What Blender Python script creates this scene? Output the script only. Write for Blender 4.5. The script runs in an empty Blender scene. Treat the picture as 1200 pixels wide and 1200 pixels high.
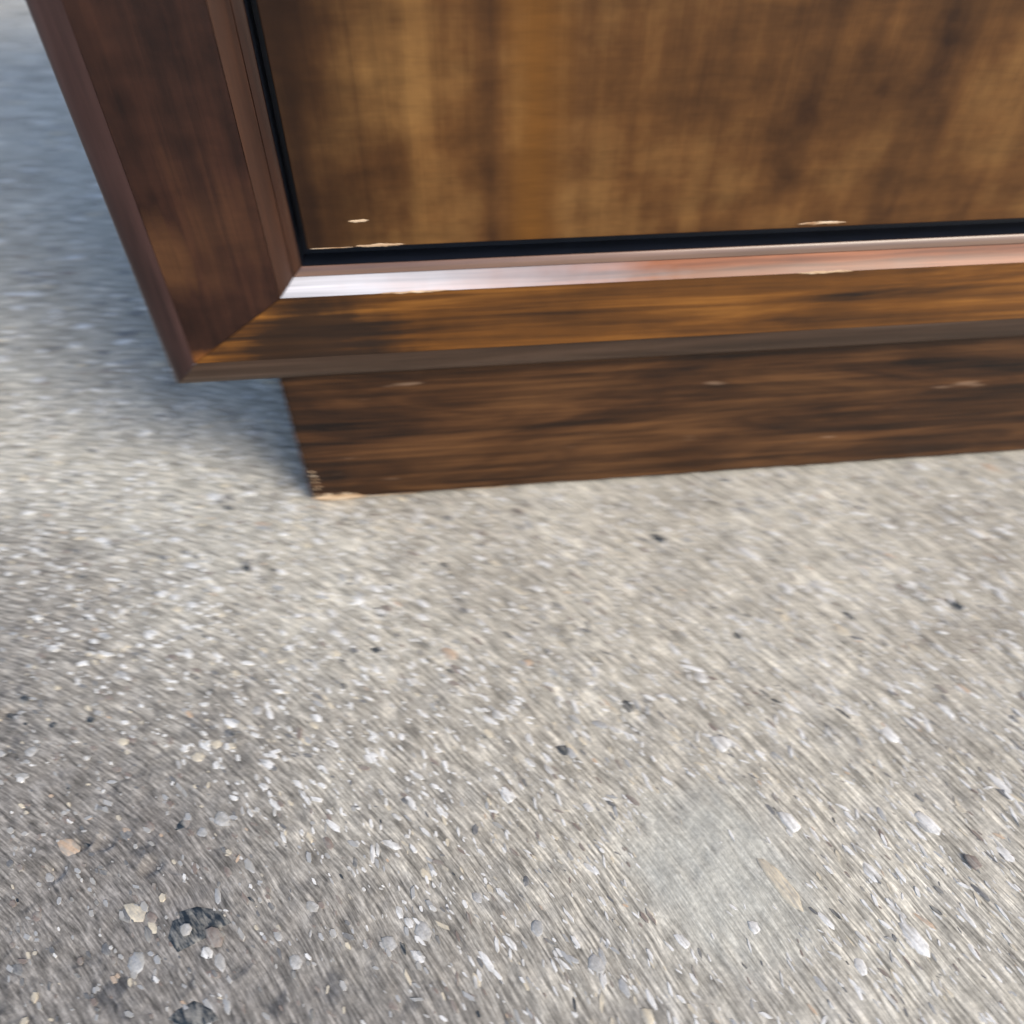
import bpy, bmesh, math, random
import numpy as np
from mathutils import Matrix, Vector

scene = bpy.context.scene
COL = scene.collection
random.seed(7)
rng = np.random.default_rng(7)

# ------------------------------------------------------------------ camera
cam_data = bpy.data.cameras.new("camera")
cam = bpy.data.objects.new("camera", cam_data)
COL.objects.link(cam)
R = ((0.99450631, -0.07205316, 0.07593113),
     (-0.1046218, -0.70767353, 0.69875064),
     (0.00338726, -0.70285598, -0.71132412))      # columns: right, down, forward
CP = Vector((0.14341346, -0.52678787, 0.5))
M = Matrix.Identity(4)
for i in range(3):
    M[i][0] = R[i][0]; M[i][1] = -R[i][1]; M[i][2] = -R[i][2]; M[i][3] = CP[i]
cam.matrix_world = M
cam_data.sensor_width = 36.0
cam_data.lens = 36.0 * 840 / 1200
cam_data.clip_start = 0.01
cam_data.clip_end = 200
cam_data.dof.use_dof = True
cam_data.dof.focus_distance = 0.46
cam_data.dof.aperture_fstop = 5.0
cam_data.dof.aperture_ratio = 0.25
scene.camera = cam

# ------------------------------------------------------------------ light
SUN_EL, SUN_AZ = math.radians(41), math.radians(-47)   # azimuth from +x, counter-clockwise
to_sun = Vector((math.cos(SUN_EL) * math.cos(SUN_AZ), math.cos(SUN_EL) * math.sin(SUN_AZ), math.sin(SUN_EL)))
world = bpy.data.worlds.new("World")
scene.world = world
world.use_nodes = True
wn = world.node_tree
bg = wn.nodes["Background"]
sky = wn.nodes.new("ShaderNodeTexSky")
sky.sky_type = 'NISHITA'
sky.sun_disc = False
sky.sun_elevation = SUN_EL
sky.sun_rotation = math.pi / 2 - SUN_AZ
sky.dust_density = 1.6
wn.links.new(sky.outputs[0], bg.inputs[0])
bg.inputs[1].default_value = 0.130
sun_d = bpy.data.lights.new("sun", 'SUN')
sun_d.energy = 1.5
sun_d.angle = math.radians(28)
sun_d.color = (1.0, 0.90, 0.74)
sun = bpy.data.objects.new("sun", sun_d)
COL.objects.link(sun)
sun.rotation_euler = to_sun.to_track_quat('Z', 'Y').to_euler()
sun.location = to_sun * 5

scene.view_settings.view_transform = 'Standard'
scene.view_settings.look = 'None'
scene.view_settings.gamma = 1.0
scene.view_settings.use_curve_mapping = False
scene.view_settings.exposure = 0.82
scene.cycles.use_denoising = True
scene.cycles.max_bounces = 6


# ------------------------------------------------------------------ node helpers
class NT:
    def __init__(self, name):
        self.m = bpy.data.materials.new(name)
        self.m.use_nodes = True
        self.t = self.m.node_tree
        self.b = self.t.nodes["Principled BSDF"]

    def node(self, typ, **kw):
        n = self.t.nodes.new(typ)
        for k, v in kw.items():
            setattr(n, k, v)
        return n

    def put(self, sock, v):
        if hasattr(v, 'is_output'):
            self.t.links.new(v, sock)
        else:
            sock.default_value = v

    def math(self, op, a, b=0.0, clamp=False):
        n = self.node("ShaderNodeMath", operation=op, use_clamp=clamp)
        self.put(n.inputs[0], a); self.put(n.inputs[1], b)
        return n.outputs[0]

    def vmath(self, op, a, b):
        n = self.node("ShaderNodeVectorMath", operation=op)
        self.put(n.inputs[0], a); self.put(n.inputs[1], b)
        return n.outputs[0]

    def coord(self):
        return self.node("ShaderNodeTexCoord").outputs['Object']

    def noise(self, vec, scale, detail=3.0, rough=0.55, dist=0.0):
        n = self.node("ShaderNodeTexNoise")
        self.put(n.inputs['Vector'], vec)
        n.inputs['Scale'].default_value = scale
        n.inputs['Detail'].default_value = detail
        n.inputs['Roughness'].default_value = rough
        n.inputs['Distortion'].default_value = dist
        return n.outputs[0]

    def ramp(self, f, stops):
        n = self.node("ShaderNodeValToRGB")
        e = n.color_ramp.elements
        while len(e) < len(stops):
            e.new(0.5)
        for x, (p, c) in zip(e, stops):
            x.position = p
            x.color = (c, c, c, 1) if isinstance(c, (int, float)) else (*c, 1)
        self.put(n.inputs[0], f)
        return n.outputs[0]

    def mix(self, f, a, b, mode='MIX'):
        n = self.node("ShaderNodeMix", data_type='RGBA', blend_type=mode)
        self.put(n.inputs[0], f)
        self.put(n.inputs[6], a if hasattr(a, 'is_output') else (*a, 1))
        self.put(n.inputs[7], b if hasattr(b, 'is_output') else (*b, 1))
        return n.outputs[2]

    def sep(self, v):
        n = self.node("ShaderNodeSeparateXYZ")
        self.put(n.inputs[0], v)
        return n.outputs

    def comb(self, x, y, z):
        n = self.node("ShaderNodeCombineXYZ")
        self.put(n.inputs[0], x); self.put(n.inputs[1], y); self.put(n.inputs[2], z)
        return n.outputs[0]

    def bump(self, h, strength, dist, normal=None):
        n = self.node("ShaderNodeBump")
        n.inputs['Strength'].default_value = strength
        n.inputs['Distance'].default_value = dist
        self.put(n.inputs['Height'], h)
        if normal is not None:
            self.put(n.inputs['Normal'], normal)
        return n.outputs[0]

    def finish(self, col, rough, normal=None, spec=0.5, coat=0.0, coat_rough=0.2):
        b = self.b
        self.put(b.inputs['Base Color'], col if hasattr(col, 'is_output') else (*col, 1))
        self.put(b.inputs['Roughness'], rough)
        b.inputs['Specular IOR Level'].default_value = spec
        b.inputs['Coat Weight'].default_value = coat
        b.inputs['Coat Roughness'].default_value = coat_rough
        if normal is not None:
            self.put(b.inputs['Normal'], normal)
        return self.m


# ------------------------------------------------------------------ materials
SWIRL = Vector((-0.51594946, -0.79641983, 0.0))    # centre of the arc streaks, made up to imitate camera-shake blur


def concrete():
    n = NT("streaked_concrete")
    co = n.coord()
    d = n.vmath('SUBTRACT', co, tuple(SWIRL))
    x, y, z = n.sep(d)
    r = n.math('SQRT', n.math('ADD', n.math('MULTIPLY', x, x), n.math('MULTIPLY', y, y)))
    th = n.math('ARCTAN2', y, x)
    wob = n.math('MULTIPLY', n.math('SUBTRACT', n.noise(co, 9.0, 2.0), 0.5), 0.010)
    rr = n.math('ADD', r, wob)
    streak_v = n.comb(rr, n.math('MULTIPLY', th, 0.060), 0.0)
    streak_w = n.comb(rr, n.math('MULTIPLY', th, 0.20), 0.4)
    s1 = n.noise(streak_v, 520.0, 3.0, 0.65)
    s2 = n.noise(streak_w, 170.0, 3.0, 0.6)
    sand = n.noise(co, 330.0, 3.0, 0.65)
    blot = n.noise(co, 6.0, 4.0, 0.6, 0.6)
    blot2 = n.noise(co, 28.0, 3.0, 0.6, 0.3)
    base = n.mix(n.ramp(blot, [(0.33, 0.0), (0.68, 1.0)]), (0.38, 0.350, 0.292), (0.52, 0.490, 0.415))
    base = n.mix(n.math('MULTIPLY', n.ramp(blot2, [(0.5, 0.0), (0.75, 1.0)]), 0.45), base, (0.32, 0.31, 0.29))
    # darker, greyer strip of slab, with an irregular outline, lower left
    px, py, pz = n.sep(co)
    line = n.math('ADD', n.math('MULTIPLY', px, 1.0), n.math('MULTIPLY', py, 1.25))
    line = n.math('ADD', line, n.math('MULTIPLY', n.math('SUBTRACT', n.noise(co, 7.0, 4.0), 0.5), 0.32))
    mr = n.node("ShaderNodeMapRange")
    n.put(mr.inputs[0], line)
    mr.inputs[1].default_value = -0.52; mr.inputs[2].default_value = -0.20
    mr.inputs[3].default_value = 1.0; mr.inputs[4].default_value = 0.0
    base = n.mix(n.math('MULTIPLY', mr.outputs[0], 0.72), base, (0.150, 0.138, 0.132))
    spots = n.ramp(n.noise(n.comb(rr, n.math('MULTIPLY', th, 0.5), 1.7), 62.0, 3.0, 0.6, 0.5), [(0.56, 0.0), (0.70, 1.0)])
    base = n.mix(n.math('MULTIPLY', n.math('MULTIPLY', spots, mr.outputs[0]), 0.75), base, (0.055, 0.058, 0.064))
    # smooth greenish-grey cement patch, lower right
    pd = n.vmath('SUBTRACT', co, (0.300, -0.375, 0.0))
    ax, ay, az = n.sep(pd)
    e = n.math('SQRT', n.math('ADD', n.math('POWER', n.math('ABSOLUTE', ax), 2.0), n.math('MULTIPLY', n.math('POWER', n.math('ABSOLUTE', ay), 2.0), 1.3)))
    e = n.math('ADD', e, n.math('MULTIPLY', n.math('SUBTRACT', n.noise(co, 22.0, 4.0), 0.5), 0.07))
    pm = n.ramp(e, [(0.035, 1.0), (0.075, 0.0)])
    base = n.mix(n.math('MULTIPLY', pm, 0.6), base, (0.47, 0.475, 0.43))
    amp = n.math('SUBTRACT', 1.0, n.math('MULTIPLY', pm, 0.6))
    sc = n.ramp(s1, [(0.33, 0.40), (0.5, 0.98), (0.66, 1.75)])
    base = n.mix(n.math('MULTIPLY', amp, 0.95), base, sc, 'MULTIPLY')
    sc2 = n.ramp(s2, [(0.30, 0.62), (0.5, 1.0), (0.70, 1.34)])
    base = n.mix(n.math('MULTIPLY', amp, 0.8), base, sc2, 'MULTIPLY')
    base = n.mix(0.5, base, n.ramp(sand, [(0.3, 0.58), (0.7, 1.42)]), 'MULTIPLY')
    h = n.math('ADD', n.math('MULTIPLY', s1, 0.6), n.math('ADD', n.math('MULTIPLY', s2, 0.5), n.math('MULTIPLY', sand, 0.4)))
    nor = n.bump(h, 0.55, 0.0012)
    return n.finish(base, 0.85, nor, spec=0.3)


def wood(name, axis, dark, mid, light, band=9.0, stretch=0.10, fine=130.0, lo=0.30, hi=0.70,
         rough=0.42, coat=0.35, coat_rough=0.25, dist=0.8, scuff=0.0, cross=0.0, seed=0.0, patch=None, w=(0.62, 0.22, 0.16), det=5.0, fmix=0.6, spec=0.28, cross_k=(0.07, 210.0)):
    """Stained varnished timber; grain runs along the given axis of the object."""
    tone = lambda c: tuple(v * 0.87 for v in c)
    dark, mid, light = tone(dark), tone(mid), tone(light)
    n = NT(name)
    co = n.vmath('ADD', n.coord(), (seed, seed * 1.7, seed * 0.6))
    k = {'x': (stretch, 1, 1), 'z': (1, 1, stretch)}[axis]
    g = n.vmath('MULTIPLY', co, k)
    kf = {'x': (0.03, 1, 1), 'z': (1, 1, 0.03)}[axis]
    gf = n.vmath('MULTIPLY', co, kf)
    a = n.noise(g, band, det, 0.6, dist)
    b = n.noise(gf, fine, 3.0, 0.6, 0.2)
    c = n.noise(co, 14.0, 4.0, 0.6)
    f = n.math('ADD', n.math('MULTIPLY', a, w[0]), n.math('ADD', n.math('MULTIPLY', b, w[1]), n.math('MULTIPLY', c, w[2])))
    col = n.ramp(f, [(lo, dark), ((lo + hi) / 2, mid), (hi, light)])
    if patch:      # colour spots for wear, stain, painted shade and painted reflection: (centre, radii, colour)
        for ctr, rad, pc, *soft in patch:
            v = n.vmath('DIVIDE', n.vmath('SUBTRACT', n.coord(), ctr), rad)
            ln = n.node("ShaderNodeVectorMath", operation='LENGTH')
            n.put(ln.inputs[0], v)
            q = n.math('ADD', ln.outputs['Value'], n.math('MULTIPLY', n.math('SUBTRACT', c, 0.5), 1.6))
            q = n.math('ADD', q, n.math('MULTIPLY', n.math('SUBTRACT', b, 0.5), 1.2))
            q = n.math('MULTIPLY', q, 0.4 if soft else 1.0)
            col = n.mix(n.ramp(q, [(0.12, 0.9), (0.85, 0.0)] if soft else [(0.45, 0.85), (1.0, 0.0)]), col, pc)
    col = n.mix(fmix, col, n.ramp(b, [(0.3, 0.6), (0.7, 1.3)]), 'MULTIPLY')
    h = n.math('ADD', n.math('MULTIPLY', b, 0.7), n.math('MULTIPLY', a, 0.3))
    if cross:
        cv = n.vmath('MULTIPLY', co, (cross_k[0], 1, 1))
        cr = n.noise(cv, cross_k[1], 3.0, 0.65, 0.1)
        col = n.mix(cross, col, n.ramp(cr, [(0.3, 0.55), (0.7, 1.4)]), 'MULTIPLY')
        h = n.math('ADD', h, n.math('MULTIPLY', cr, 0.5))
    if scuff:
        sv = n.vmath('MULTIPLY', co, (0.18, 1, 1))
        s = n.noise(sv, 95.0, 2.0, 0.5)
        col = n.mix(n.math('MULTIPLY', n.ramp(s, [(0.70, 0.0), (0.76, 1.0)]), scuff), col, (0.42, 0.28, 0.19))
    rg = n.math('ADD', rough, n.math('MULTIPLY', n.math('SUBTRACT', c, 0.5), 0.3), True)
    nor = n.bump(h, 0.22, 0.0012)
    return n.finish(col, rg, nor, spec=spec, coat=coat, coat_rough=coat_rough)


M_conc = concrete()
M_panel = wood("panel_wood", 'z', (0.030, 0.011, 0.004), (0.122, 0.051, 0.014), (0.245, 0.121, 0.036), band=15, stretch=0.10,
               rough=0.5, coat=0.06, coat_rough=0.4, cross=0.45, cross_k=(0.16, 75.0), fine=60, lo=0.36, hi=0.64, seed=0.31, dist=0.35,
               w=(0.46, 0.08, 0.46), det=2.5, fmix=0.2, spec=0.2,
               patch=[((0.030, 0.0, 0.35), (0.052, 0.08, 0.60), (0.018, 0.007, 0.003), 1),  # dark left edge: shade beside the stile painted into the colour
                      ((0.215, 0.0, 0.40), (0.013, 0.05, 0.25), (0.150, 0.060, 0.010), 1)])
M_rail = wood("rail_wood", 'x', (0.014, 0.006, 0.003), (0.155, 0.056, 0.008), (0.360, 0.145, 0.024), band=36, stretch=0.09,
              rough=0.45, coat=0.2, coat_rough=0.3, lo=0.34, hi=0.66, seed=1.3,
              patch=[((0.035, -0.012, 0.185), (0.085, 0.05, 0.045), (0.016, 0.009, 0.006))])
M_stile = wood("stile_wood", 'z', (0.010, 0.0035, 0.0025), (0.040, 0.0145, 0.008), (0.085, 0.034, 0.014), band=16, stretch=0.4,
               rough=0.45, coat=0.12, coat_rough=0.3, lo=0.36, hi=0.66, seed=2.2, cross=0.35, cross_k=(0.2, 90.0), w=(0.42, 0.13, 0.45),
               patch=[((-0.045, -0.012, 0.172), (0.026, 0.05, 0.013), (0.24, 0.085, 0.018)),
                      ((-0.05, -0.012, 0.26), (0.025, 0.05, 0.03), (0.10, 0.042, 0.016))])
M_plinth = wood("plinth_wood", 'x', (0.010, 0.004, 0.002), (0.056, 0.022, 0.007), (0.118, 0.050, 0.016), band=22, stretch=0.13,
                rough=0.5, coat=0.06, coat_rough=0.35, lo=0.39, hi=0.62, seed=4.4, scuff=0.3, dist=1.6, w=(0.62, 0.26, 0.12), fmix=0.9)
M_side = wood("side_wood", 'z', (0.03, 0.012, 0.006), (0.075, 0.033, 0.015), (0.13, 0.06, 0.026), seed=5.1)
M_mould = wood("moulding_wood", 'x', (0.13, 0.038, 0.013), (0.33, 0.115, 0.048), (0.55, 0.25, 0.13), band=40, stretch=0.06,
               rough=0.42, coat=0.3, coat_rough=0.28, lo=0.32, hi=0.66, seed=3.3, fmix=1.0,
               patch=[((0.04, 0.0, 0.23), (0.13, 0.25, 0.25), (0.55, 0.56, 0.60), 1)])  # bluish-white left end: sky reflection painted into the colour
M_fillet = wood("fillet_wood", 'x', (0.10, 0.050, 0.034), (0.21, 0.115, 0.078), (0.32, 0.19, 0.135), band=40, stretch=0.06,
                rough=0.35, coat=0.8, coat_rough=0.25, seed=3.5)
M_mould_v = wood("upright_moulding_wood", 'z', (0.009, 0.0035, 0.0025), (0.030, 0.011, 0.006), (0.070, 0.025, 0.010), band=40, stretch=0.08,
                 rough=0.38, coat=0.3, coat_rough=0.3, seed=3.9)
M_bead = wood("bead_wood", 'x', (0.024, 0.012, 0.007), (0.064, 0.036, 0.022), (0.115, 0.072, 0.050), band=50, stretch=0.06,
              rough=0.5, coat=0.25, coat_rough=0.35, seed=6.1)
M_bead_v = wood("upright_bead_wood", 'z', (0.020, 0.008, 0.007), (0.055, 0.025, 0.021), (0.10, 0.052, 0.045), band=50, stretch=0.08,
                rough=0.45, coat=0.4, coat_rough=0.3, seed=6.7)
nb = NT("black_groove")
M_groove = nb.finish(nb.mix(nb.noise(nb.coord(), 30.0), (0.004, 0.006, 0.011), (0.010, 0.014, 0.026)), 0.4, spec=0.5)
nr = NT("bare_wood")
cc = nr.coord()
M_bare = nr.finish(nr.ramp(nr.noise(nr.vmath('MULTIPLY', cc, (0.2, 1, 1)), 260.0, 3.0),
                           [(0.3, (0.36, 0.20, 0.10)), (0.5, (0.62, 0.44, 0.28)), (0.7, (0.80, 0.66, 0.50))]), 0.75, spec=0.3)


def stone_mat(name, a, b, rough=0.6):
    n = NT(name)
    co = n.coord()
    wp = n.node("ShaderNodeNewGeometry").outputs['Position']
    x, y, z = n.sep(n.vmath('SUBTRACT', wp, tuple(SWIRL)))
    r = n.math('SQRT', n.math('ADD', n.math('MULTIPLY', x, x), n.math('MULTIPLY', y, y)))
    film = n.noise(n.comb(r, n.math('MULTIPLY', n.math('ARCTAN2', y, x), 0.14), 0.2), 300.0, 3.0, 0.65)
    col = n.ramp(n.noise(co, 2.4, 4.0, 0.65), [(0.35, a), (0.65, b)])
    col = n.mix(n.ramp(film, [(0.44, 0.0), (0.64, 0.75)]), col, (0.34, 0.325, 0.29))
    return n.finish(col, rough, n.bump(n.noise(co, 3.0, 3.0), 0.12, 0.05), spec=0.4)


STONE_M = {
    'white': stone_mat("white_quartz", (0.66, 0.65, 0.62), (0.86, 0.85, 0.82), 0.45),
    'grey': stone_mat("grey_stone", (0.30, 0.31, 0.32), (0.46, 0.46, 0.45)),
    'cream': stone_mat("cream_stone", (0.55, 0.48, 0.36), (0.72, 0.64, 0.49)),
    'peach': stone_mat("peach_stone", (0.48, 0.34, 0.23), (0.62, 0.47, 0.34)),
    'slate': stone_mat("slate_stone", (0.008, 0.016, 0.024), (0.035, 0.045, 0.055)),
    'pale': stone_mat("pale_stone", (0.33, 0.325, 0.31), (0.52, 0.51, 0.49)),
    'dark': stone_mat("dark_grey_stone", (0.10, 0.105, 0.11), (0.19, 0.19, 0.19)),
    'brown': stone_mat("brown_stone", (0.17, 0.135, 0.115), (0.27, 0.22, 0.19)),
}


# ------------------------------------------------------------------ mesh helpers
def link(name, me, mat=None, parent=None, smooth=False):
    o = bpy.data.objects.new(name, me)
    COL.objects.link(o)
    if mat is not None and not me.materials:
        me.materials.append(mat)
    if parent is not None:
        o.parent = parent
    if smooth:
        me.polygons.foreach_set('use_smooth', [True] * len(me.polygons))
    return o


def from_bm(name, bm, mat, parent=None, smooth=False):
    bmesh.ops.recalc_face_normals(bm, faces=bm.faces)
    me = bpy.data.meshes.new(name)
    bm.to_mesh(me)
    bm.free()
    return link(name, me, mat, parent, smooth)


def add_box(bm, lo, hi, bevel=0.0):
    r = bmesh.ops.create_cube(bm, size=1.0)
    vs = r['verts']
    for v in vs:
        v.co = Vector([(lo[i] + hi[i]) / 2 + v.co[i] * (hi[i] - lo[i]) for i in range(3)])
    if bevel:
        es = list({e for v in vs for e in v.link_edges})
        bmesh.ops.bevel(bm, geom=es, offset=bevel, segments=3, affect='EDGES', profile=0.5)


def sweep(bm, rows, seg=1):
    """rows: list of profile rows, each a list of points along the length; skins the quads."""
    grid = [[bm.verts.new(p) for p in row] for row in rows]
    for a, b in zip(grid[:-1], grid[1:]):
        for i in range(len(a) - 1):
            bm.faces.new((a[i], a[i + 1], b[i + 1], b[i]))
    return grid


# ------------------------------------------------------------------ concrete slab
def vnoise(x, y, cell, seed):
    r = np.random.default_rng(seed)
    tab = r.random((256, 256))
    gx, gy = x / cell, y / cell
    ix, iy = np.floor(gx).astype(int), np.floor(gy).astype(int)
    fx, fy = gx - ix, gy - iy
    fx = fx * fx * (3 - 2 * fx); fy = fy * fy * (3 - 2 * fy)
    t = lambda i, j: tab[i % 256, j % 256]
    return (t(ix, iy) * (1 - fx) + t(ix + 1, iy) * fx) * (1 - fy) + (t(ix, iy + 1) * (1 - fx) + t(ix + 1, iy + 1) * fx) * fy - 0.5


# pits in the slab: x, y, long radius, short radius, angle, depth
def unproj(px, py):
    d = [R[i][0] * (px - 600) + R[i][1] * (py - 600) + R[i][2] * 840 for i in range(3)]
    t = -CP[2] / d[2]
    return CP[0] + t * d[0], CP[1] + t * d[1]


PITS = []
for px, py, a, b, ang, dep in ((10, 835, 0.006, 0.005, 0, 0.003), (95, 985, 0.006, 0.005, 0, 0.003), (120, 985, 0.006, 0.005, 0, 0.003),
                               (60, 1020, 0.007, 0.006, 20, 0.0025), (130, 690, 0.006, 0.005, 0, 0.002), (175, 1012, 0.007, 0.006, 0, 0.003)):
    X, Y = unproj(px, py)
    PITS.append((X, Y, a, b, math.radians(ang), dep))


def height(x, y):
    x = np.asarray(x, float); y = np.asarray(y, float)
    h = 0.0030 * vnoise(x, y, 0.11, 1) + 0.0012 * vnoise(x, y, 0.033, 2) + 0.0010 * vnoise(x, y, 0.009, 3)
    dx, dy = x - SWIRL.x, y - SWIRL.y
    r = np.hypot(dx, dy); th = np.arctan2(dy, dx)
    h = h + 0.0009 * vnoise(r, th * 0.10, 0.0055, 4)
    for X, Y, a, b, ang, dep in PITS:
        ux = (x - X) * math.cos(ang) + (y - Y) * math.sin(ang)
        uy = -(x - X) * math.sin(ang) + (y - Y) * math.cos(ang)
        q = (ux / a) ** 2 + (uy / b) ** 2 + 1.2 * vnoise(x, y, 0.008, 9)
        h = h - dep * np.clip(1.35 - q, 0, 1) ** 0.6
    return h - 0.0022


def axis(lo, hi, step, far):
    mid = list(np.arange(lo, hi + 1e-9, step))
    s, p, up = step, mid[-1], []
    while p < far:
        s *= 1.12; p += s; up.append(p)
    s, p, dn = step, mid[0], []
    while p > -far:
        s *= 1.12; p -= s; dn.append(p)
    return np.array(dn[::-1] + mid + up)


gx = axis(-0.45, 0.80, 0.0022, 14.0)
gy = axis(-0.56, 0.35, 0.0022, 14.0)
XX, YY = np.meshgrid(gx, gy)
ZZ = height(XX, YY)
nx, ny = len(gx), len(gy)
verts = np.stack([XX.ravel(), YY.ravel(), ZZ.ravel()], 1)
idx = np.arange(nx * ny).reshape(ny, nx)
quads = np.stack([idx[:-1, :-1], idx[:-1, 1:], idx[1:, 1:], idx[1:, :-1]], -1).reshape(-1, 4)
me = bpy.data.meshes.new("pavement")
me.vertices.add(len(verts)); me.vertices.foreach_set('co', verts.ravel().astype(np.float32))
me.loops.add(quads.size); me.loops.foreach_set('vertex_index', quads.ravel().astype(np.int32))
me.polygons.add(len(quads))
me.polygons.foreach_set('loop_start', np.arange(0, quads.size, 4, dtype=np.int32))
me.update(calc_edges=True); me.validate()
pavement = link("pavement", me, M_conc, smooth=True)
pavement['kind'] = 'structure'
pavement['label'] = 'worn grey concrete slab with pale exposed stones under the wooden cabinet'


# stones set in the slab
def stone_shape(seed):
    r = random.Random(seed)
    n = 7
    rings = [(1.0, -0.25), (0.93, 0.10), (0.62, 0.22)]
    jit = [r.uniform(0.62, 1.18) for _ in range(n)]
    vs, fs = [], []
    for k, (rad, z) in enumerate(rings):
        for i in range(n):
            a = 2 * math.pi * i / n
            q = rad * jit[i] * (1 if k == 0 else r.uniform(0.94, 1.04))
            vs.append((q * math.cos(a), q * math.sin(a), z + r.uniform(-0.03, 0.03)))
    vs.append((r.uniform(-0.1, 0.1), r.uniform(-0.1, 0.1), 0.25))
    for k in range(2):
        for i in range(n):
            j = (i + 1) % n
            fs.append((k * n + i, k * n + j, (k + 1) * n + j, (k + 1) * n + i))
    for i in range(n):
        fs.append((2 * n + i, 2 * n + (i + 1) % n, 3 * n))
    return vs, fs


SHAPES = [stone_shape(s) for s in range(8)]
stone_mesh = {}


def get_stone(kind, s):
    if (kind, s) not in stone_mesh:
        m = bpy.data.meshes.new("stone")
        m.from_pydata(SHAPES[s][0], [], SHAPES[s][1])
        m.materials.append(STONE_M[kind])
        m.polygons.foreach_set('use_smooth', [True] * len(m.polygons))
        stone_mesh[(kind, s)] = m
    return stone_mesh[(kind, s)]


def tangent(x, y):
    return math.atan2(y - SWIRL.y, x - SWIRL.x) - math.pi / 2


def place_stone(x, y, a, b, kind, ang=None, lift=0.0):
    o = link("stone", get_stone(kind, random.randrange(8)), None, pavement)
    o.location = (x, y, float(height(x, y)) + lift)
    o.rotation_euler = (0, 0, tangent(x, y) if ang is None else ang)
    o.scale = (a, b, min(a, b) * 0.55)
    return o


def visible(x, y, margin=70):
    d = (x - CP[0], y - CP[1], -CP[2])
    c = [R[0][i] * d[0] + R[1][i] * d[1] + R[2][i] * d[2] for i in range(3)]
    if c[2] <= 0:
        return None
    u, v = 600 + 840 * c[0] / c[2], 600 + 840 * c[1] / c[2]
    if -margin < u < 1200 + margin and -margin < v < 1200 + margin:
        if x > 0.0 and y > -0.003:
            return None
        return u, v, c[2]
    return None


# stones seen one by one in the photograph, plus dark ones standing in for pit shade: pixel, half sizes in px along / across the streak arc
SEEN = [(880, 648, 16, 5, 'white'), (630, 688, 9, 5, 'white'), (737, 684, 9, 5, 'white'), (922, 685, 10, 5, 'white'), (640, 660, 14, 4, 'white'),
        (595, 930, 13, 8, 'white'), (585, 838, 9, 6, 'white'), (393, 740, 10, 5, 'white'), (352, 616, 12, 5, 'cream'), (525, 763, 13, 8, 'peach'),
        (618, 776, 8, 6, 'peach'), (985, 735, 13, 7, 'cream'), (822, 790, 11, 8, 'white'), (845, 870, 15, 10, 'white'), (1045, 860, 13, 9, 'white'),
        (1175, 920, 22, 5, 'white'), (1022, 1020, 16, 7, 'white'), (1072, 1096, 19, 9, 'white'), (925, 962, 17, 8, 'white'), (1090, 965, 17, 10, 'white'),
        (912, 1030, 34, 10, 'cream'), (494, 1088, 14, 9, 'white'), (345, 1125, 9, 7, 'white'), (230, 885, 9, 8, 'cream'), (77, 990, 16, 8, 'peach'),
        (155, 1065, 14, 9, 'cream'), (158, 1125, 15, 10, 'grey'), (258, 957, 12, 8, 'white'), (365, 1060, 8, 6, 'white'), (455, 1105, 12, 8, 'white'),
        (470, 860, 7, 5, 'white'), (370, 838, 9, 5, 'white'), (190, 695, 8, 6, 'white'), (205, 700, 7, 5, 'white'), (142, 790, 9, 5, 'white'),
        (35, 880, 8, 6, 'white'), (252, 870, 8, 6, 'cream'), (218, 1089, 7, 6, 'pale'), (1145, 625, 12, 5, 'white'), (1080, 545, 12, 5, 'white'),
        (1160, 545, 11, 5, 'peach'), (960, 685, 14, 5, 'white'), (995, 830, 10, 5, 'white'), (1110, 830, 14, 5, 'white'), (1120, 610, 12, 4, 'white'),
        (660, 632, 12, 4, 'white'), (800, 602, 14, 4, 'white'), (720, 830, 8, 5, 'cream'), (690, 945, 8, 6, 'white'), (885, 1085, 9, 6, 'white'),
        (630, 1085, 12, 9, 'grey'), (560, 1050, 10, 7, 'white'), (700, 1130, 11, 8, 'white'), (760, 1190, 12, 8, 'cream'), (1010, 1130, 12, 7, 'white'),
        (1180, 1000, 13, 7, 'white'), (1140, 1010, 10, 6, 'brown'), (300, 830, 7, 6, 'white'), (495, 720, 9, 5, 'white'), (440, 688, 10, 5, 'white'),
        (306, 612, 9, 5, 'peach'), (342, 592, 7, 4, 'white'), (250, 580, 12, 7, 'white'), (150, 560, 9, 4, 'white'), (205, 632, 9, 5, 'white'),
        (118, 632, 10, 4, 'white'), (225, 662, 10, 5, 'white'), (330, 565, 6, 4, 'grey'), (97, 676, 5, 4, 'slate'), (520, 560 + 100, 10, 4, 'slate'),
        (440, 760, 8, 5, 'slate'), (865, 742, 8, 4, 'slate'), (735, 825, 13, 7, 'slate'), (660, 878, 11, 8, 'slate'), (1120, 706, 13, 7, 'slate'),
        (772, 628, 13, 7, 'slate'), (288, 664, 9, 5, 'slate'), (995, 718, 15, 4, 'slate'), (28, 818, 8, 6, 'slate'), (232, 1076, 34, 13, 'slate'), (222, 1092, 22, 17, 'slate'),
        (250, 1096, 13, 8, 'brown'), (228, 1190, 32, 13, 'slate'), (212, 965, 5, 7, 'slate'), (8, 835, 8, 4, 'slate'), (60, 848, 5, 4, 'slate')]
N_PART = 290
used = []
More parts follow.
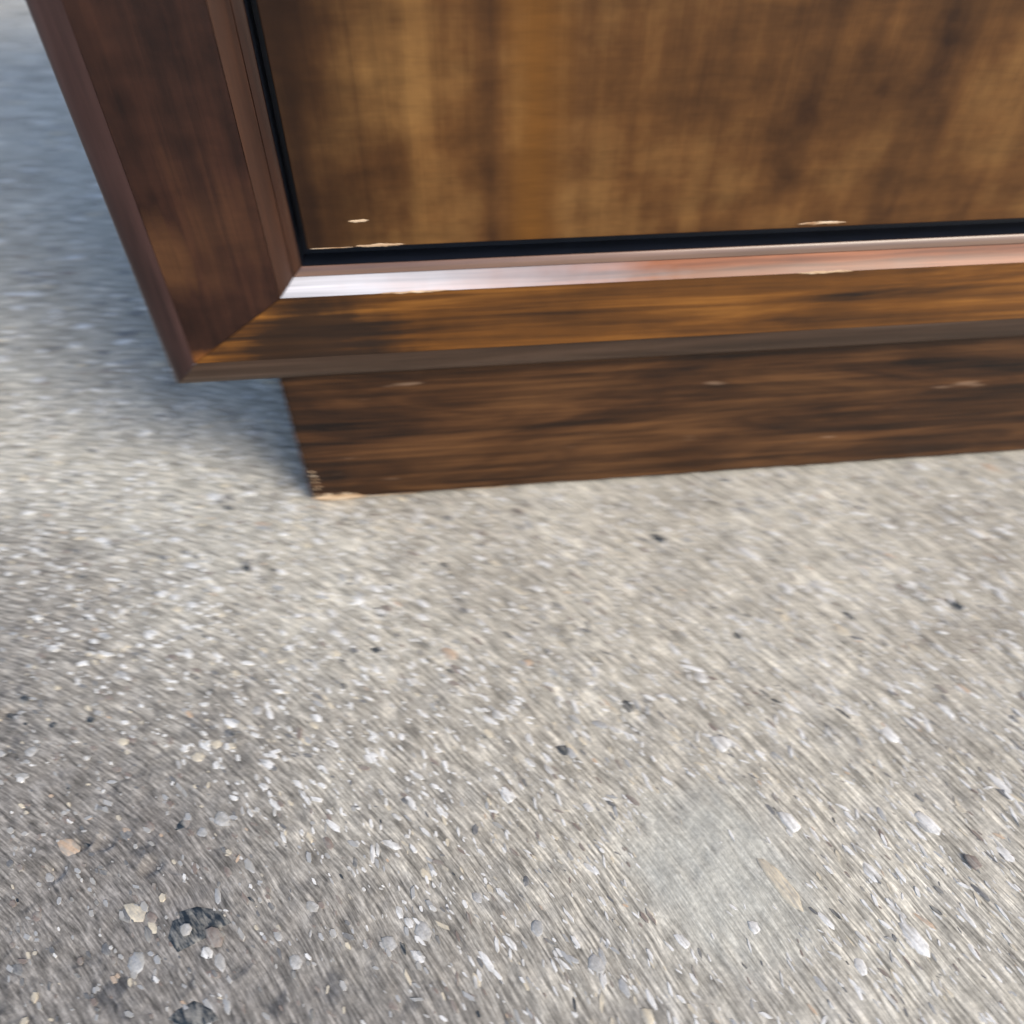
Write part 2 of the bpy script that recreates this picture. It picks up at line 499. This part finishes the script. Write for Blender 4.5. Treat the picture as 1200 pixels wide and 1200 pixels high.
for u, v, a, b, kind in SEEN:
    x, y = unproj(u, v)
    dep = math.sqrt((x - CP[0]) ** 2 + (y - CP[1]) ** 2 + CP[2] ** 2)
    k = dep / 880
    ang = None
    if (u, v) in ((232, 1076), (228, 1190), (222, 1092)):  # large dark stones stand in for the shade inside pits
        ang = math.radians(-12)
    if kind == 'white' and x + 1.25 * y < -0.30 and (u, v) != (218, 1089):
        kind = 'pale'
    place_stone(x, y, a * k, b * k, kind, ang, {'slate': 0.0, 'brown': 0.0022}.get(kind, 0.0036 if (u, v) == (218, 1089) else 0.0))
    used.append((x, y, a * k))

KINDS = ['white'] * 52 + ['grey'] * 14 + ['cream'] * 14 + ['peach'] * 2 + ['dark'] * 10 + ['slate'] * 2 + ['brown'] * 8
cand = []
tries = 0
while len(cand) < 17000 and tries < 400000:
    tries += 1
    if random.random() < 0.68:
        x, y = random.uniform(-0.45, 0.85), random.uniform(-0.56, 0.20)
    else:
        x, y = random.uniform(-1.5, 0.0), random.uniform(0.2, 2.6)
    w = visible(x, y)
    if w is None:
        continue
    # fewer exposed stones on the smoother right side and on the patch
    if (x - 0.30) ** 2 + (y + 0.375) ** 2 < 0.055 ** 2 and random.random() < 0.85:
        continue
    kinds = KINDS
    if x + 1.25 * y < -0.40:
        if random.random() < 0.30:
            continue
        kinds = ['pale' if q == 'white' and random.random() < 0.75 else q for q in KINDS] + ['dark'] * 25 + ['brown'] * 25 + ['grey'] * 20
    if x < 0.12 and x + 1.25 * y > -0.40:
        kinds = kinds + ['white'] * 40
    elif x >= 0.12:
        kinds = kinds + ['white'] * 25
    if y > 0.15:
        kinds = ['white'] * 6 + ['grey', 'dark', 'dark', 'cream', 'brown']
    s = (0.00150 if x < 0.12 else 0.00140) * math.exp(random.gauss(0, 0.50))
    s = min(s, 0.0048)
    if y > 0.2:
        s *= 2.2
    ar = random.uniform(1.2, 2.4) * (1.0 + 0.9 * min(1.0, max(0.0, (x + 0.1) / 0.4)))
    cand.append((s * w[2] ** -1, x, y, s * math.sqrt(ar), s / math.sqrt(ar), random.choice(kinds)))
cand.sort(reverse=True)
n_big = N_PART - len(SEEN)
for _, x, y, a, b, kind in cand[:n_big]:
    place_stone(x, y, a, b, kind, tangent(x, y) + random.gauss(0, 0.25))
# the smaller ones, joined
order = list(STONE_M)
V, F, MI = [], [], []
CH = []
for s in range(8):
    r = random.Random(100 + s)
    ring = [(math.cos(t) * q, math.sin(t) * q) for t, q in ((2 * math.pi * i / 6, r.uniform(0.6, 1.2)) for i in range(6))]
    CH.append(ring)
small = cand[n_big:]
hz = height(np.array([c[1] for c in small]), np.array([c[2] for c in small]))
for (q, x, y, a, b, kind), z in zip(small, hz):
    t = tangent(x, y) + random.gauss(0, 0.3)
    ct, st = math.cos(t), math.sin(t)
    o = len(V)
    ring = CH[random.randrange(8)]
    for rad, zz in ((1.0, -0.3), (0.8, 0.32)):
        for cx, cy in ring:
            lx, ly = cx * rad * a, cy * rad * b
            V.append((x + lx * ct - ly * st, y + lx * st + ly * ct, z + zz * b))
    for i in range(6):
        j = (i + 1) % 6
        F.append((o + i, o + j, o + 6 + j, o + 6 + i)); MI.append(order.index(kind))
    F.append(tuple(o + 6 + i for i in range(6))); MI.append(order.index(kind))
me = bpy.data.meshes.new("stone_chips")
me.from_pydata(V, [], F)
for k in order:
    me.materials.append(STONE_M[k])
me.polygons.foreach_set('material_index', MI)
chips = link("stone_chips", me, None, pavement)
chips['kind'] = 'stuff'

# ------------------------------------------------------------------ cabinet
cab = bpy.data.objects.new("wooden_cabinet", None)
COL.objects.link(cab)
cab['label'] = 'dark stained wooden cabinet with framed panel and chipped plinth on the concrete'
cab['category'] = 'cabinet'

XL, XR = -0.0815, 1.0270          # outer edges of the front frame
ZB, ZT = 0.1490, 1.90             # lower and upper edges
FY = -0.012                       # frame face
XI, ZI = 0.0205, 0.2250           # where the face turns into the inner moulding, left and bottom
DEPTH = 0.80


EB = 0.0235                        # width of the dulled outer bead
OUTER = [(0.0, FY + 0.034), (0.0, FY + 0.0100)] + [(EB * (1 - math.cos(math.pi / 2 * i / 9)) * 0.985, FY + 0.0002 + 0.0088 * (1 - math.sin(math.pi / 2 * i / 9)) ** 1.1)
                                                      for i in range(1, 10)] + [(EB - 0.0003, FY + 0.0006), (EB - 0.0003, FY + 0.034)]
FACE = [(0.0, FY + 0.034), (0.0, FY + 0.0007), (0.0008, FY)] + [(i / 6, FY) for i in range(1, 7)] + [(1.0, FY + 0.034)]
INNER = [(0.0004, FY + 0.034), (0.0004, FY + 0.0003), (0.0035, FY + 0.0026), (0.0075, FY + 0.0066), (0.0105, FY + 0.0104), (0.0112, FY + 0.0112), (0.0112, FY + 0.034)]
FILLET = [(0.0114, FY + 0.034), (0.0114, FY + 0.0116), (0.0118, FY + 0.0113), (0.0145, FY + 0.0120), (0.0175, FY + 0.0128), (0.0184, FY + 0.0138), (0.0184, FY + 0.034)]
GROOVE = [(0.0188, FY + 0.0142), (0.0188, FY + 0.0344)]


def pos(tag, s, a, b):
    if tag == 'o':
        return a + s
    if tag == 'f':
        return a + EB + (b - a - EB) * s
    return b + s


def frame_piece(kind, tag, prof, nseg=40):
    bm = bmesh.new()
    rows = []
    g = 0.00035                                   # hairline mitre joint
    for s, y in prof:
        x0, z0 = pos(tag, s, XL, XI), pos(tag, s, ZB, ZI)
        x1, z1 = XL + XR - x0, ZB + ZT - z0
        if kind in ('left', 'right'):
            x = x0 if kind == 'left' else x1
            a, b = (x, z0 + g), (x, z1 - g)
        else:
            z = z0 if kind == 'bottom' else z1
            a, b = (x0 + g, z), (x1 - g, z)
        rows.append([(a[0] + (b[0] - a[0]) * t / nseg, y, a[1] + (b[1] - a[1]) * t / nseg) for t in range(nseg + 1)])
    sweep(bm, rows)
    return bm


for kind, nm, mat in (('left', 'stile', M_stile), ('right', 'stile', M_stile), ('bottom', 'rail', M_rail), ('top', 'rail', M_rail)):
    o = from_bm(nm, frame_piece(kind, 'f', FACE), mat, cab, True)
    o.data.set_sharp_from_angle(angle=math.radians(35))
for kind, mat in (('left', M_bead_v), ('right', M_bead_v), ('bottom', M_bead), ('top', M_bead)):
    o = from_bm('edge_bead', frame_piece(kind, 'o', OUTER), mat, cab, True)
    o.data.set_sharp_from_angle(angle=math.radians(60))
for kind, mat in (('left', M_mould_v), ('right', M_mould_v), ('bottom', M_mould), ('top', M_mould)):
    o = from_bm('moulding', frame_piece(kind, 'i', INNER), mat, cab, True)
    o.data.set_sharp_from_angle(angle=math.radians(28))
for kind, mat in (('left', M_mould_v), ('right', M_mould_v), ('bottom', M_fillet), ('top', M_fillet)):
    o = from_bm('fillet', frame_piece(kind, 'i', FILLET), mat, cab, True)
    o.data.set_sharp_from_angle(angle=math.radians(40))
for kind in ('left', 'right', 'bottom', 'top'):
    from_bm('groove', frame_piece(kind, 'i', GROOVE), M_groove, cab)

# black groove round the panel
bm = bmesh.new()
gx0, gz0 = XI + 0.0216, ZI + 0.0216
gx1, gz1 = XL + XR - gx0, ZB + ZT - gz0
add_box(bm, (gx0 - 0.02, FY + 0.0345, gz0 - 0.02), (gx1 + 0.02, FY + 0.040, gz1 + 0.02))
from_bm('panel_backing', bm, M_groove, cab)

# the panel
PX0, PZ0, PY = 0.0466, 0.2572, 0.000
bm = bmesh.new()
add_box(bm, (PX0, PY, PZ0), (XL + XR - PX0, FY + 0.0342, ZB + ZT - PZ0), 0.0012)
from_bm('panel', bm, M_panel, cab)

# carcass
bm = bmesh.new(); add_box(bm, (XL + 0.003, FY + 0.0405, ZB + 0.002), (XL + 0.021, DEPTH, ZT), 0.001)
from_bm('side_panel', bm, M_side, cab)
bm = bmesh.new(); add_box(bm, (XR - 0.021, FY + 0.0405, ZB + 0.002), (XR - 0.003, DEPTH, ZT), 0.001)
from_bm('side_panel', bm, M_side, cab)
bm = bmesh.new(); add_box(bm, (XL + 0.022, DEPTH - 0.012, ZB + 0.002), (XR - 0.022, DEPTH - 0.002, ZT), 0.001)
from_bm('back_panel', bm, M_side, cab)
bm = bmesh.new(); add_box(bm, (XL + 0.022, FY + 0.0405, ZB + 0.002), (XR - 0.022, DEPTH - 0.014, ZB + 0.02))
from_bm('bottom_board', bm, M_side, cab)
bm = bmesh.new(); add_box(bm, (XL - 0.012, FY - 0.012, ZT + 0.001), (XR + 0.012, DEPTH + 0.004, ZT + 0.025), 0.004)
from_bm('top_board', bm, M_side, cab)


# plinth: front board with rounded, chipped left arris
def plinth_front():
    bm = bmesh.new()
    ch = 0.0022
    sec = [(0.0, 0.018), (0.0, ch), (ch * 0.3, ch * 0.3), (ch, 0.0)]
    zs = np.linspace(0.0005, ZB - 0.0006, 46)
    rows = []
    for z in zs:
        row = []
        for x, y in sec:
            wear = 0.0
            if x < 0.003:
                wear = 0.0012 * max(0, vnoise(np.array(z), np.array(y), 0.008, 21)) + (0.004 * max(0.0, 1 - z / 0.010) ** 2)
            row.append((x + wear, y + (wear * 0.6 if y < 0.01 else 0), z))
        for x in np.linspace(0.01, 0.95, 60):
            row.append((x, 0.0, z))
        row.append((0.9535, 0.018, z))
        rows.append(row)
    # ragged bottom arris
    g = sweep(bm, rows)
    for v in g[0]:
        q = abs(float(vnoise(np.array(v.co.x), np.array(0.3), 0.012, 33)))
        v.co.z += 0.0035 * q
        if v.co.y < 0.01:
            v.co.y += 0.0012
    return bm


o = from_bm('plinth_board', plinth_front(), M_plinth, cab, True)
o.data.set_sharp_from_angle(angle=math.radians(40))
bm = bmesh.new(); add_box(bm, (0.0006, 0.0186, 0.0005), (0.018, DEPTH - 0.03, ZB - 0.0006))
from_bm('plinth_board', bm, M_plinth, cab)
bm = bmesh.new(); add_box(bm, (0.936, 0.0186, 0.0005), (0.9534, DEPTH - 0.03, ZB - 0.0006))
from_bm('plinth_board', bm, M_plinth, cab)


# bare wood showing where edges have chipped: thin splintered scales standing on the arris
def chip(pts, nrm, thick, jag, seed):
    """pts: centre line with half width per point [(x,y,z,w_vec)] -> closed low scale"""
    r = random.Random(seed)
    bm = bmesh.new()
    up, dn, mid = [], [], []
    for (p, w) in pts:
        p = Vector(p); w = Vector(w)
        up.append(bm.verts.new(p + w * r.uniform(1 - jag, 1)))
        dn.append(bm.verts.new(p - w * r.uniform(1 - jag, 1)))
        mid.append(bm.verts.new(p + Vector(nrm) * thick * r.uniform(0.6, 1.2)))
    for i in range(len(pts) - 1):
        bm.faces.new((up[i], up[i + 1], mid[i + 1], mid[i]))
        bm.faces.new((mid[i], mid[i + 1], dn[i + 1], dn[i]))
    return bm


def chip_line(a, b, w, n, nrm, thick=0.0008, jag=0.7, seed=1):
    n, thick = n * 2, thick * 0.55
    pts = []
    for i in range(n):
        t = i / (n - 1)
        taper = math.sin(math.pi * min(1, max(0, t * 0.96 + 0.02))) ** 0.5
        p = [a[k] + (b[k] - a[k]) * t for k in range(3)]
        pts.append((p, [c * taper for c in w]))
    o = from_bm('chipped_edge', chip(pts, nrm, thick, jag, seed), M_bare, cab)
    return o


fr = (-0.45, -0.9, 0.2)
for k, (zz, ln) in enumerate(((0.041, 0.009), (0.036, 0.010), (0.032, 0.011), (0.0275, 0.010), (0.023, 0.012), (0.0185, 0.009), (0.011, 0.008))):
    chip_line((0.0004, 0.0012, zz), (0.0004 + ln, -0.0003, zz - ln * 0.45), (0.0002, -0.0002, 0.0017), 7, (-0.3, -0.9, 0.2), 0.0007, 0.6, 40 + k)
chip_line((0.0030, 0.0000, 0.0030), (0.0520, -0.0004, 0.0026), (0.0005, -0.0014, 0.0085), 18, (0, -0.8, 0.6), 0.0012, 0.75, 5)
chip_line((0.0460, -0.0003, 0.0016), (0.1050, -0.0003, 0.0014), (0, -0.0006, 0.0016), 16, (0, -0.8, 0.6), 0.0008, 0.8, 6)
chip_line((0.140, -0.0003, 0.0014), (0.205, -0.0003, 0.0014), (0, -0.0004, 0.0012), 14, (0, -0.8, 0.6), 0.0007, 0.9, 7)
# worn lower arris of the panel
chip_line((0.083, PY - 0.0002, PZ0 + 0.0012), (0.118, PY - 0.0002, PZ0 + 0.0012), (0, 0, 0.0016), 14, (0, -1, 0.3), 0.0006, 0.7, 8)
chip_line((0.049, PY - 0.0002, PZ0 + 0.0006), (0.080, PY - 0.0002, PZ0 + 0.0006), (0, 0, 0.0005), 12, (0, -1, 0.3), 0.0004, 0.5, 9)
chip_line((0.425, PY - 0.0002, PZ0 + 0.0035), (0.462, PY - 0.0002, PZ0 + 0.0035), (0, 0, 0.0018), 12, (0, -1, 0.3), 0.0006, 0.8, 10)
chip_line((0.080, PY - 0.0002, PZ0 + 0.0200), (0.094, PY - 0.0002, PZ0 + 0.0202), (0, 0, 0.0014), 8, (0, -1, 0.3), 0.0006, 0.6, 11)
# worn ridge of the bottom moulding
chip_line((0.095, FY - 0.0002, ZI + 0.0008), (0.150, FY - 0.0002, ZI + 0.0008), (0, 0.0004, 0.0011), 14, (0, -0.8, 0.6), 0.0005, 0.8, 12)
chip_line((0.430, FY - 0.0002, ZI + 0.0006), (0.475, FY - 0.0002, ZI + 0.0006), (0, 0.0004, 0.0014), 14, (0, -0.8, 0.6), 0.0005, 0.8, 13)
